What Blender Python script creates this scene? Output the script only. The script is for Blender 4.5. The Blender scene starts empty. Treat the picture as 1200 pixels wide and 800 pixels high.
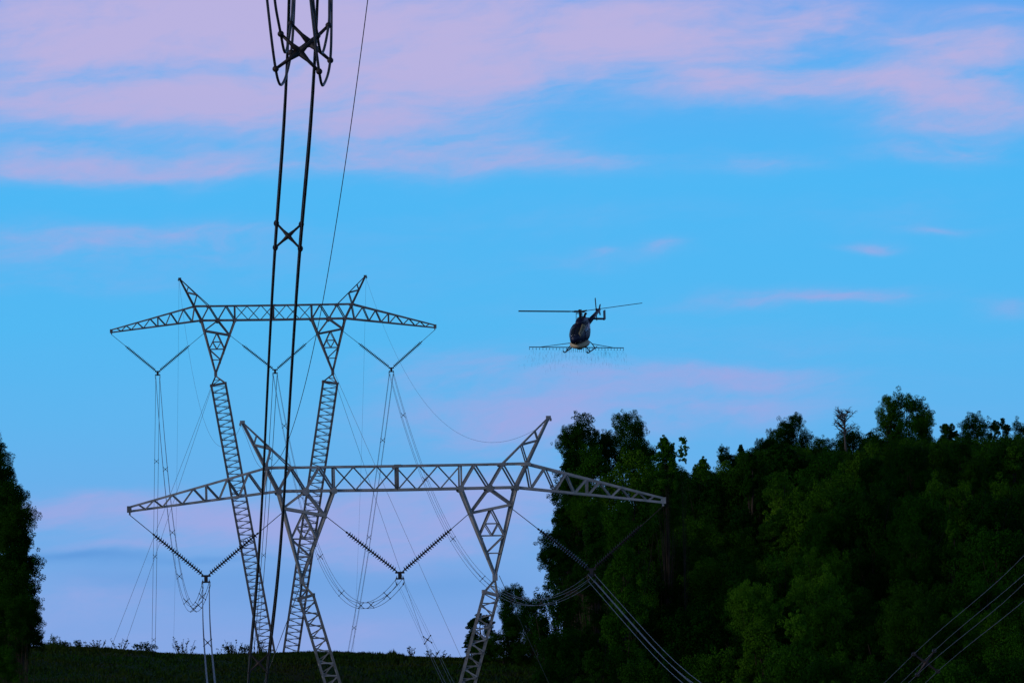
import bpy, math, random
import numpy as np
from mathutils import Vector, Matrix, Euler
random.seed(7); RNG = np.random.default_rng(7)
SC = bpy.context.scene
COL = SC.collection

# ------------------------------------------------------------------ camera
FPX = 8910.0                      # focal length in pixels of the 1200 px wide photograph
PITCH = math.atan(400 / FPX)
ROLL = math.radians(1.08)
cam_d = bpy.data.cameras.new('camera'); cam = bpy.data.objects.new('camera', cam_d); COL.objects.link(cam)
cam_d.sensor_width = 36.0; cam_d.lens = 36.0 * FPX / 1200.0
cam_d.clip_start = 1.0; cam_d.clip_end = 20000.0
cam.matrix_world = Matrix.Rotation(math.pi / 2 + PITCH, 4, 'X') @ Matrix.Rotation(-ROLL, 4, 'Z')
SC.camera = cam

def P(px, py, D):
    """world point seen at photo pixel (px, py), D metres down range"""
    cx, cy = px - 600.0, 400.0 - py
    X = cx * math.cos(ROLL) + cy * math.sin(ROLL)
    Y = -cx * math.sin(ROLL) + cy * math.cos(ROLL)
    d = Vector((X, FPX * math.cos(PITCH) - Y * math.sin(PITCH), FPX * math.sin(PITCH) + Y * math.cos(PITCH)))
    return d * (D / d.y)

# ------------------------------------------------------------------ world
SUN_EL, SUN_AZ = math.radians(4.0), math.radians(-115.0)   # low and to the left rear
def build_world():
    w = bpy.data.worlds.new('World'); SC.world = w; w.use_nodes = True
    nt = w.node_tree; N = nt.nodes; L = nt.links; N.clear()
    out = N.new('ShaderNodeOutputWorld'); bg = N.new('ShaderNodeBackground'); L.new(bg.outputs[0], out.inputs[0])
    bg.inputs[1].default_value = 1.0
    tc = N.new('ShaderNodeTexCoord'); sep = N.new('ShaderNodeSeparateXYZ'); L.new(tc.outputs['Generated'], sep.inputs[0])
    def m(op, a, b=None, c=None, clamp=False):
        n = N.new('ShaderNodeMath'); n.operation = op; n.use_clamp = clamp
        for i, v in enumerate((a, b, c)):
            if v is None: continue
            if isinstance(v, (int, float)): n.inputs[i].default_value = v
            else: L.new(v, n.inputs[i])
        return n.outputs[0]
    def ss(v, lo, hi):
        n = N.new('ShaderNodeMapRange'); n.interpolation_type = 'SMOOTHSTEP'; L.new(v, n.inputs[0])
        n.inputs[1].default_value = lo; n.inputs[2].default_value = hi
        return n.outputs[0]
    def mixc(f, a, b):
        n = N.new('ShaderNodeMix'); n.data_type = 'RGBA'
        if isinstance(f, (int, float)): n.inputs[0].default_value = f
        else: L.new(f, n.inputs[0])
        for i, v in ((6, a), (7, b)):
            if isinstance(v, tuple): n.inputs[i].default_value = (*v, 1)
            else: L.new(v, n.inputs[i])
        return n.outputs[2]
    az = m('ARCTAN2', sep.outputs[0], sep.outputs[1])              # radians, 0 straight ahead
    el = m('ARCSINE', sep.outputs[2])
    A = m('MULTIPLY', az, FPX / 100); E = m('MULTIPLY', el, FPX / 100)   # hundredths of the focal length: 1 = 0.64 degree
    # warp
    cv = N.new('ShaderNodeCombineXYZ'); L.new(m('MULTIPLY', A, 0.5), cv.inputs[0]); L.new(m('MULTIPLY', E, 1.25), cv.inputs[1])
    nz = N.new('ShaderNodeTexNoise'); nz.inputs['Scale'].default_value = 0.85; nz.inputs['Detail'].default_value = 5; nz.inputs['Roughness'].default_value = 0.52
    L.new(cv.outputs[0], nz.inputs['Vector'])
    sc = N.new('ShaderNodeSeparateColor'); L.new(nz.outputs['Color'], sc.inputs[0])
    wa = m('ADD', A, m('MULTIPLY', m('SUBTRACT', sc.outputs[0], 0.5), 1.3))
    we = m('ADD', E, m('MULTIPLY', m('SUBTRACT', sc.outputs[1], 0.5), 0.62))
    # fine streaks
    cv2 = N.new('ShaderNodeCombineXYZ'); L.new(m('MULTIPLY', wa, 0.35), cv2.inputs[0]); L.new(m('MULTIPLY', we, 2.6), cv2.inputs[1])
    n2 = N.new('ShaderNodeTexNoise'); n2.inputs['Scale'].default_value = 1.1; n2.inputs['Detail'].default_value = 6; n2.inputs['Roughness'].default_value = 0.6
    L.new(cv2.outputs[0], n2.inputs['Vector'])
    # elevation colours (values are E = (800 - y) / 100 of the photo)
    ramp = N.new('ShaderNodeValToRGB'); L.new(m('DIVIDE', E, 10.0, clamp=True), ramp.inputs[0])
    stops = [(0.0, (0.25, 0.39, 0.77)), (0.07, (0.215, 0.385, 0.78)), (0.20, (0.15, 0.42, 0.82)), (0.31, (0.115, 0.46, 0.86)), (0.42, (0.085, 0.48, 0.89)),
             (0.58, (0.074, 0.475, 0.91)), (0.72, (0.09, 0.425, 0.90)), (0.82, (0.125, 0.36, 0.86)), (1.0, (0.10, 0.32, 0.82))]
    cr = ramp.color_ramp
    while len(cr.elements) < len(stops): cr.elements.new(0.5)
    for e, (p, c) in zip(cr.elements, stops): e.position = p; e.color = (*c, 1)
    base = ramp.outputs[0]
    # cloud banks: centre and half sizes in photo hundredths from the axis (x-600)/100, (800-y)/100, strength
    banks = CLOUDS
    tot = None
    for (px, py, sx, sy, k) in banks:
        dx = m('DIVIDE', m('SUBTRACT', wa, (px - 600) / 100), sx / 100)
        dy = m('DIVIDE', m('SUBTRACT', we, (800 - py) / 100 + 0.019 * (px - 600) / 100 * -1), sy / 100)
        g = m('MULTIPLY', m('EXPONENT', m('MULTIPLY', m('ADD', m('MULTIPLY', dx, dx), m('MULTIPLY', dy, dy)), -1.0)), k)
        tot = g if tot is None else m('ADD', tot, g)
    # the same kind of cloud goes on round the rest of the sky
    cv3 = N.new('ShaderNodeCombineXYZ'); L.new(m('MULTIPLY', A, 0.06), cv3.inputs[0]); L.new(m('MULTIPLY', E, 0.22), cv3.inputs[1]); cv3.inputs[2].default_value = 3.0
    n3 = N.new('ShaderNodeTexNoise'); n3.inputs['Scale'].default_value = 1.0; n3.inputs['Detail'].default_value = 6
    L.new(cv3.outputs[0], n3.inputs['Vector'])
    away = ss(m('ABSOLUTE', A), 6.2, 12.0); up = ss(E, 8.3, 12.0)
    wide = m('MAXIMUM', away, up)
    tot = m('ADD', m('MULTIPLY', tot, m('SUBTRACT', 1.0, wide)), m('MULTIPLY', ss(n3.outputs[0], 0.42, 0.62), m('MULTIPLY', wide, 0.8)))
    tilt = m('ADD', we, m('MULTIPLY', wa, -0.12))
    cv4 = N.new('ShaderNodeCombineXYZ'); L.new(m('MULTIPLY', wa, 0.42), cv4.inputs[0]); L.new(m('MULTIPLY', tilt, 1.5), cv4.inputs[1]); cv4.inputs[2].default_value = 7.0
    n4 = N.new('ShaderNodeTexNoise'); n4.inputs['Scale'].default_value = 1.25; n4.inputs['Detail'].default_value = 7; n4.inputs['Roughness'].default_value = 0.55
    L.new(cv4.outputs[0], n4.inputs['Vector'])
    mot = m('ADD', m('MULTIPLY', m('SUBTRACT', n4.outputs[0], 0.5), 1.35), m('MULTIPLY', m('SUBTRACT', n2.outputs[0], 0.5), 0.8))
    cv5 = N.new('ShaderNodeCombineXYZ'); L.new(m('MULTIPLY', wa, 2.2), cv5.inputs[0]); L.new(m('MULTIPLY', tilt, 7.0), cv5.inputs[1]); cv5.inputs[2].default_value = 11.0
    n5 = N.new('ShaderNodeTexNoise'); n5.inputs['Scale'].default_value = 1.0; n5.inputs['Detail'].default_value = 6; n5.inputs['Roughness'].default_value = 0.6
    L.new(cv5.outputs[0], n5.inputs['Vector'])
    mot = m('ADD', mot, m('MULTIPLY', m('SUBTRACT', n5.outputs[0], 0.5), 0.65))
    amp = m('MINIMUM', m('ADD', m('MULTIPLY', tot, 1.6), 0.10), 1.0)
    streak = ss(m('ADD', m('MULTIPLY', tot, 0.86), m('MULTIPLY', mot, amp)), -0.06, 1.12)
    cl = m('MULTIPLY', streak, 0.97)
    ccol = mixc(ss(E, 4.2, 7.6), (0.335, 0.40, 0.775), (0.495, 0.45, 0.75))
    col = mixc(cl, base, ccol)
    # slate blue bands low on the left
    dk = None
    for (px, py, sx, sy, k) in SLATE:
        dx = m('DIVIDE', m('SUBTRACT', wa, (px - 600) / 100), sx / 100)
        dy = m('DIVIDE', m('SUBTRACT', we, (800 - py) / 100 - 0.019 * (px - 600) / 100), sy / 100)
        g = m('MULTIPLY', m('EXPONENT', m('MULTIPLY', m('ADD', m('MULTIPLY', dx, dx), m('MULTIPLY', dy, dy)), -1.0)), k)
        dk = g if dk is None else m('ADD', dk, g)
    col = mixc(m('MINIMUM', dk, 1.0), col, (0.115, 0.32, 0.72))
    # overhead the twilight dome takes over
    sky = N.new('ShaderNodeTexSky'); sky.sky_type = 'NISHITA'; sky.sun_disc = False
    sky.sun_elevation = SUN_EL; sky.sun_rotation = SUN_AZ; sky.air_density = 1.3; sky.ozone_density = 2.0
    sk = N.new('ShaderNodeMix'); sk.data_type = 'RGBA'; sk.blend_type = 'MULTIPLY'; sk.inputs[0].default_value = 1.0
    L.new(sky.outputs[0], sk.inputs[6]); sk.inputs[7].default_value = (0.06, 0.06, 0.06, 1)
    col = mixc(ss(el, math.radians(7), math.radians(38)), col, sk.outputs[2])
    # below the horizon: dark land
    col = mixc(ss(el, math.radians(-0.2), math.radians(-1.5)), col, (0.02, 0.035, 0.03))
    L.new(col, bg.inputs[0])

CLOUDS = [  # px, py, half width, half height, strength
    (50, 15, 260, 45, .90), (330, 30, 230, 60, .55), (580, 35, 250, 62, .80), (800, 45, 170, 52, .70), (960, 12, 100, 24, .55), (860, 105, 100, 26, .55),
    (90, 125, 230, 32, .85), (330, 120, 240, 50, .62), (500, 125, 130, 55, .70), (560, 186, 130, 22, .52), (700, 198, 60, 14, .45), (30, 70, 120, 30, .35),
    (60, 200, 200, 22, .70), (230, 200, 120, 18, .45), (1130, 125, 110, 36, .95), (1010, 95, 120, 18, .62), (1180, 62, 110, 26, .65), (1170, 15, 80, 12, .42), (1090, 45, 90, 10, .35), (870, 190, 90, 12, .45),
    (200, 60, 160, 40, .3), (400, 195, 90, 16, .25),
    (110, 290, 210, 26, .62), (30, 335, 160, 14, .34), (250, 275, 90, 10, .35), (955, 347, 120, 10, .95), (1030, 290, 36, 6, .55), (790, 297, 26, 7, .4),
    (1190, 358, 40, 10, .45), (1110, 178, 90, 12, .5), (1110, 266, 40, 6, .4), (640, 265, 260, 26, .12), (990, 400, 160, 20, .16), (700, 380, 200, 40, .10), (420, 330, 160, 30, .12), (1060, 250, 140, 26, .14), (710, 297, 20, 5, .4),
    (600, 440, 170, 22, .46), (870, 442, 150, 13, .62), (740, 468, 230, 32, .55), (560, 490, 150, 28, .42), (880, 480, 120, 20, .25), (690, 305, 100, 12, .25), (470, 420, 90, 14, .25),
    (170, 602, 170, 26, .78), (70, 590, 90, 16, .5), (320, 615, 120, 34, .66), (500, 612, 150, 40, .86), (120, 705, 140, 30, .50), (420, 660, 120, 22, .42), (150, 640, 90, 10, .4),
    (610, 505, 160, 20, .34), (560, 750, 170, 22, .34), (640, 560, 150, 40, .45), (330, 745, 200, 20, .35),
]
SLATE = [(20, 162, 70, 9, .0), (110, 656, 80, 9, .85), (240, 660, 60, 6, .5), (300, 690, 140, 22, .35), (520, 690, 90, 26, .35), (150, 680, 90, 14, .3)]
build_world()

sun_d = bpy.data.lights.new('sun', 'SUN'); sun = bpy.data.objects.new('sun', sun_d); COL.objects.link(sun)
sun_d.energy = 0.9; sun_d.angle = math.radians(12); sun_d.color = (1.0, 0.86, 0.78)
sd = Vector((math.sin(SUN_AZ) * math.cos(math.radians(14)), math.cos(SUN_AZ) * math.cos(math.radians(14)), math.sin(math.radians(14))))
sun.rotation_euler = sd.to_track_quat('Z', 'Y').to_euler()
SC.view_settings.view_transform = 'Standard'; SC.view_settings.look = 'None'
SC.view_settings.exposure = 0.0; SC.view_settings.gamma = 1.0
SC.cycles.max_bounces = 5; SC.cycles.transparent_max_bounces = 12

# ------------------------------------------------------------------ materials
def mat(name, col, rough=0.7, metal=0.0, spec=0.3, noise=None, objvar=0.0):
    """noise = (scale, colour2, lo, hi)"""
    m = bpy.data.materials.new(name); m.use_nodes = True
    nt = m.node_tree; N = nt.nodes; L = nt.links
    b = N['Principled BSDF']; b.inputs['Roughness'].default_value = rough; b.inputs['Metallic'].default_value = metal
    b.inputs['Specular IOR Level'].default_value = spec
    b.inputs['Base Color'].default_value = (*col, 1)
    last = None
    if noise:
        tc = N.new('ShaderNodeTexCoord')
        nz = N.new('ShaderNodeTexNoise'); nz.inputs['Scale'].default_value = noise[0]; nz.inputs['Detail'].default_value = 4
        L.new(tc.outputs['Object'], nz.inputs['Vector'])
        mr = N.new('ShaderNodeMapRange'); L.new(nz.outputs[0], mr.inputs[0]); mr.inputs[1].default_value = noise[2]; mr.inputs[2].default_value = noise[3]
        mx = N.new('ShaderNodeMix'); mx.data_type = 'RGBA'; L.new(mr.outputs[0], mx.inputs[0])
        mx.inputs[6].default_value = (*col, 1); mx.inputs[7].default_value = (*noise[1], 1)
        L.new(mx.outputs[2], b.inputs['Base Color']); last = mx.outputs[2]
    if objvar:
        oi = N.new('ShaderNodeObjectInfo'); hs = N.new('ShaderNodeHueSaturation')
        mr = N.new('ShaderNodeMapRange'); L.new(oi.outputs['Random'], mr.inputs[0]); mr.inputs[3].default_value = 1 - objvar; mr.inputs[4].default_value = 1 + objvar
        L.new(mr.outputs[0], hs.inputs['Value'])
        if last: L.new(last, hs.inputs['Color'])
        else: hs.inputs['Color'].default_value = (*col, 1)
        L.new(hs.outputs[0], b.inputs['Base Color'])
    return m
M = {}
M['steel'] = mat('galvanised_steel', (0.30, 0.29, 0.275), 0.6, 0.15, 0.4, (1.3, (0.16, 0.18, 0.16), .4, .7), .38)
M['shaded_steel'] = mat('shaded_galvanised_steel', (0.17, 0.165, 0.16), 0.6, 0.15, 0.4, (1.3, (0.09, 0.08, 0.075), .4, .7), .35)  # same galvanised steel, darkened to paint in the far pylon's backlit shade
M['dark_steel'] = mat('dark_fittings', (0.035, 0.032, 0.032), 0.55, 0.2, 0.3, (6, (0.06, 0.038, 0.03), .45, .7))
M['cable'] = mat('weathered_aluminium', (0.10, 0.10, 0.11), 0.5, 0.5, 0.4, (2.0, (0.16, 0.16, 0.17), .4, .7))
M['guy'] = mat('guy_strand', (0.20, 0.20, 0.21), 0.5, 0.5)
M['disc'] = mat('brown_glazed_porcelain', (0.016, 0.012, 0.014), 0.35, 0, 0.5, (9, (0.028, 0.018, 0.018), .4, .7))

def leaf_mat(name, a, b, big=0.35):
    m = bpy.data.materials.new(name); m.use_nodes = True
    nt = m.node_tree; N = nt.nodes; L = nt.links; bs = N['Principled BSDF']
    bs.inputs['Roughness'].default_value = 0.6; bs.inputs['Specular IOR Level'].default_value = 0.02
    g = N.new('ShaderNodeNewGeometry')
    mr = N.new('ShaderNodeMapRange'); L.new(g.outputs['Random Per Island'], mr.inputs[0])
    tc = N.new('ShaderNodeTexCoord'); nz = N.new('ShaderNodeTexNoise'); nz.inputs['Scale'].default_value = big; L.new(tc.outputs['Object'], nz.inputs['Vector'])
    add = N.new('ShaderNodeMath'); add.operation = 'MULTIPLY_ADD'; L.new(g.outputs['Random Per Island'], add.inputs[0]); add.inputs[1].default_value = 0.5
    r2 = N.new('ShaderNodeMapRange'); L.new(nz.outputs[0], r2.inputs[0]); r2.inputs[1].default_value = .35; r2.inputs[2].default_value = .7; r2.inputs[4].default_value = .6
    L.new(r2.outputs[0], add.inputs[2])
    mx = N.new('ShaderNodeMix'); mx.data_type = 'RGBA'; L.new(add.outputs[0], mx.inputs[0]); mx.inputs[6].default_value = (*a, 1); mx.inputs[7].default_value = (*b, 1)
    oi = N.new('ShaderNodeObjectInfo'); hs = N.new('ShaderNodeHueSaturation'); r3 = N.new('ShaderNodeMapRange'); L.new(oi.outputs['Random'], r3.inputs[0])
    r3.inputs[3].default_value = .7; r3.inputs[4].default_value = 1.35; L.new(r3.outputs[0], hs.inputs['Value'])
    r4 = N.new('ShaderNodeMapRange'); L.new(oi.outputs['Random'], r4.inputs[0]); r4.inputs[3].default_value = .515; r4.inputs[4].default_value = .485; L.new(r4.outputs[0], hs.inputs['Hue'])
    L.new(mx.outputs[2], hs.inputs['Color']); L.new(hs.outputs[0], bs.inputs['Base Color'])
    return m
M['leaf'] = leaf_mat('broadleaf_foliage', (0.012, 0.056, 0.002), (0.034, 0.118, 0.004))
M['leaf_dark'] = leaf_mat('dark_foliage', (0.004, 0.028, 0.0015), (0.012, 0.060, 0.002))
M['leaf_light'] = leaf_mat('light_foliage', (0.022, 0.088, 0.003), (0.062, 0.18, 0.008))
M['bark'] = mat('bark', (0.06, 0.045, 0.03), 0.9, 0, 0.1, (3, (0.03, 0.025, 0.02), .4, .7))
M['dead_bark'] = mat('weathered_bare_branch', (0.09, 0.08, 0.07), 0.9, 0, 0.1)

# ------------------------------------------------------------------ helpers
def link(o, parent=None):
    COL.objects.link(o)
    if parent: o.parent = parent
    return o
def tag(o, label=None, cat=None, group=None, kind=None):
    if label: o['label'] = label
    if cat: o['category'] = cat
    if group: o['group'] = group
    if kind: o['kind'] = kind
    return o
def empty(name, loc, rz=0.0):
    e = bpy.data.objects.new(name, None); e.location = loc; e.rotation_euler = (0, 0, rz); e.empty_display_size = .5
    COL.objects.link(e); return e
class MB:
    def __init__(s): s.v = []; s.f = []
    def add(s, vs, fs):
        n = len(s.v); s.v += [tuple(v) for v in vs]; s.f += [tuple(i + n for i in f) for f in fs]
    def box(s, c, size, rot=None):
        c = Vector(c); h = Vector(size) / 2
        vs = [Vector((x * h.x, y * h.y, z * h.z)) for x in (-1, 1) for y in (-1, 1) for z in (-1, 1)]
        if rot: vs = [rot @ v for v in vs]
        s.add([v + c for v in vs], [(0, 1, 3, 2), (4, 6, 7, 5), (0, 4, 5, 1), (2, 3, 7, 6), (0, 2, 6, 4), (1, 5, 7, 3)])
    def tube(s, pts, rad, n=6, cap=True):
        pts = [Vector(p) for p in pts]; k = len(pts)
        rads = rad if isinstance(rad, (list, tuple)) else [rad] * k
        vs = []; 
        for i, p in enumerate(pts):
            t = (pts[min(i + 1, k - 1)] - pts[max(i - 1, 0)]).normalized()
            u = t.cross(Vector((0, 0, 1)))
            if u.length < .1: u = t.cross(Vector((1, 0, 0)))
            u.normalize(); w = u.cross(t)
            for j in range(n):
                a = 2 * math.pi * j / n; vs.append(p + (u * math.cos(a) + w * math.sin(a)) * rads[i])
        fs = [(i * n + j, i * n + (j + 1) % n, (i + 1) * n + (j + 1) % n, (i + 1) * n + j) for i in range(k - 1) for j in range(n)]
        if cap: fs += [tuple(range(n))[::-1], tuple((k - 1) * n + j for j in range(n))]
        s.add(vs, fs)
    def angle(s, p0, p1, w):
        """an L section between two points"""
        M4 = beam_matrix(p0, p1, w); s.add([M4 @ Vector(v) for v in ANG_V], ANG_F)
    def ball(s, c, r, n=8, k=5, sc=(1, 1, 1)):
        c = Vector(c); vs = [c + Vector((0, 0, r * sc[2]))]
        for i in range(1, k):
            ph = math.pi * i / k
            for j in range(n):
                a = 2 * math.pi * j / n; vs.append(c + Vector((r * sc[0] * math.sin(ph) * math.cos(a), r * sc[1] * math.sin(ph) * math.sin(a), r * sc[2] * math.cos(ph))))
        vs.append(c - Vector((0, 0, r * sc[2])))
        fs = [(0, 1 + j, 1 + (j + 1) % n) for j in range(n)]
        for i in range(k - 2):
            for j in range(n): a = 1 + i * n; fs.append((a + j, a + n + j, a + n + (j + 1) % n, a + (j + 1) % n))
        a = 1 + (k - 2) * n; fs += [(a + j, len(vs) - 1, a + (j + 1) % n) for j in range(n)]
        s.add(vs, fs)
    def mesh(s, name, m, smooth=False):
        me = bpy.data.meshes.new(name); me.from_pydata(s.v, [], s.f)
        if m: me.materials.append(m)
        if smooth: me.polygons.foreach_set('use_smooth', [True] * len(me.polygons))
        me.update(); return me
    def build(s, name, m, parent=None, smooth=False):
        return link(bpy.data.objects.new(name, s.mesh(name, m, smooth)), parent)
T_ = 0.16
_L = [(-.5, -.5), (.5, -.5), (.5, -.5 + T_), (-.5 + T_, -.5 + T_), (-.5 + T_, .5), (-.5, .5)]
ANG_V = [(x, y, 0) for x, y in _L] + [(x, y, 1) for x, y in _L]
ANG_F = [(i, (i + 1) % 6, (i + 1) % 6 + 6, i + 6) for i in range(6)] + [(3, 2, 1, 0), (5, 4, 3, 0), (6, 7, 8, 9), (6, 9, 10, 11)]
def beam_matrix(p0, p1, w):
    p0 = Vector(p0); p1 = Vector(p1); d = p1 - p0
    q = d.to_track_quat('Z', 'Y')
    return Matrix.Translation(p0) @ q.to_matrix().to_4x4() @ Matrix.Diagonal((w, w, d.length, 1))
_u = MB(); _u.add(ANG_V, ANG_F); ANGLE_MESH = {k: _u.mesh('angle_section', M[k]) for k in ('steel', 'shaded_steel')}
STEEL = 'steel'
def member(name, p0, p1, w, parent):
    o = bpy.data.objects.new(name, ANGLE_MESH[STEEL]); link(o, parent); o.matrix_local = beam_matrix(p0, p1, w); return o

def nspline(ts, vs):
    """natural cubic spline through rows vs at ts"""
    ts = np.array(ts, float); vs = np.array(vs, float); n = len(ts)
    h = np.diff(ts); A = np.zeros((n, n)); b = np.zeros((n, vs.shape[1])); A[0, 0] = A[-1, -1] = 1
    for i in range(1, n - 1):
        A[i, i - 1] = h[i - 1]; A[i, i] = 2 * (h[i - 1] + h[i]); A[i, i + 1] = h[i]
        b[i] = 6 * ((vs[i + 1] - vs[i]) / h[i] - (vs[i] - vs[i - 1]) / h[i - 1])
    m = np.linalg.solve(A, b)
    def f(t):
        i = int(min(max(np.searchsorted(ts, t) - 1, 0), n - 2)); a = (ts[i + 1] - t); c = (t - ts[i]); H = h[i]
        return (m[i] * a ** 3 + m[i + 1] * c ** 3) / (6 * H) + (vs[i] / H - m[i] * H / 6) * a + (vs[i + 1] / H - m[i + 1] * H / 6) * c
    return f
def sagspan(p0, p1, a):
    """parabola between two points, a = half the second derivative per metre down range"""
    p0 = Vector(p0); p1 = Vector(p1); Ls = p1.y - p0.y
    def f(y):
        t = (y - p0.y) / Ls; p = p0.lerp(p1, t); p.z -= a * Ls * Ls * t * (1 - t); return np.array((p.x, p.z))
    return f

# ------------------------------------------------------------------ terrain
_crA = P(100, 763.5, 800); _crB = P(500, 771.5, 800)
CR_SL = (_crB.z - _crA.z) / (_crB.x - _crA.x); 
def crest_z(x): return _crA.z + CR_SL * (min(x, 6) - _crA.x)
_ys = [-3000, -200, 0, 120, 250, 420, 538, 620, 700, 760, 795, 815, 850, 888, 1000, 1300, 2200, 4000, 9000]
_zs = [-30, -6, -1.7, -7, -14, -17, -17.0, -13, -5.2, -0.9, 0, 0, -3.5, -7.0, -14, -34, -60, -60, -60]
def smooth(a, b, x):
    t = min(max((x - a) / (b - a), 0), 1); return t * t * (3 - 2 * t)
def ground_z(x, y):
    z = float(np.interp(y, _ys, _zs))
    if y > 500: z += crest_z(max(x, -80)) * smooth(600, 790, y) * (1 - smooth(830, 1000, y))
    z += 19 * smooth(2, 30, x) * smooth(570, 850, y) * (1 - smooth(1300, 2500, y))
    z += 7 * smooth(-30, -46, x) * smooth(400, 520, y) * (1 - smooth(640, 760, y))
    z += 0.35 * math.sin(x * .21 + y * .05) * math.sin(y * .083 - x * .03) * (1 if y > 30 else 0)
    return z
def axis(a):
    out = []
    for lo, hi, st in a:
        v = lo
        while v < hi - 1e-6: out.append(v); v += st
    out.append(a[-1][1]); return out
gx = axis([(-9000, -1000, 2000), (-1000, -200, 100), (-200, -80, 15), (-80, 90, 2.5), (90, 210, 15), (210, 1000, 90), (1000, 9000, 2000)])
gy = axis([(-3000, -200, 400), (-200, 480, 20), (480, 620, 6), (620, 900, 2.5), (900, 1300, 20), (1300, 2500, 120), (2500, 9000, 1300)])
g = MB(); nx = len(gx)
g.v = [(x, y, ground_z(x, y)) for y in gy for x in gx]
g.f = [(j * nx + i, j * nx + i + 1, (j + 1) * nx + i + 1, (j + 1) * nx + i) for j in range(len(gy) - 1) for i in range(nx - 1)]
M['earth'] = mat('rough_pasture', (0.008, 0.036, 0.004), 0.95, 0, 0.05, (0.12, (0.035, 0.022, 0.008), .52, .72))
tag(g.build('ground', M['earth'], smooth=True), kind='structure')

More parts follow.
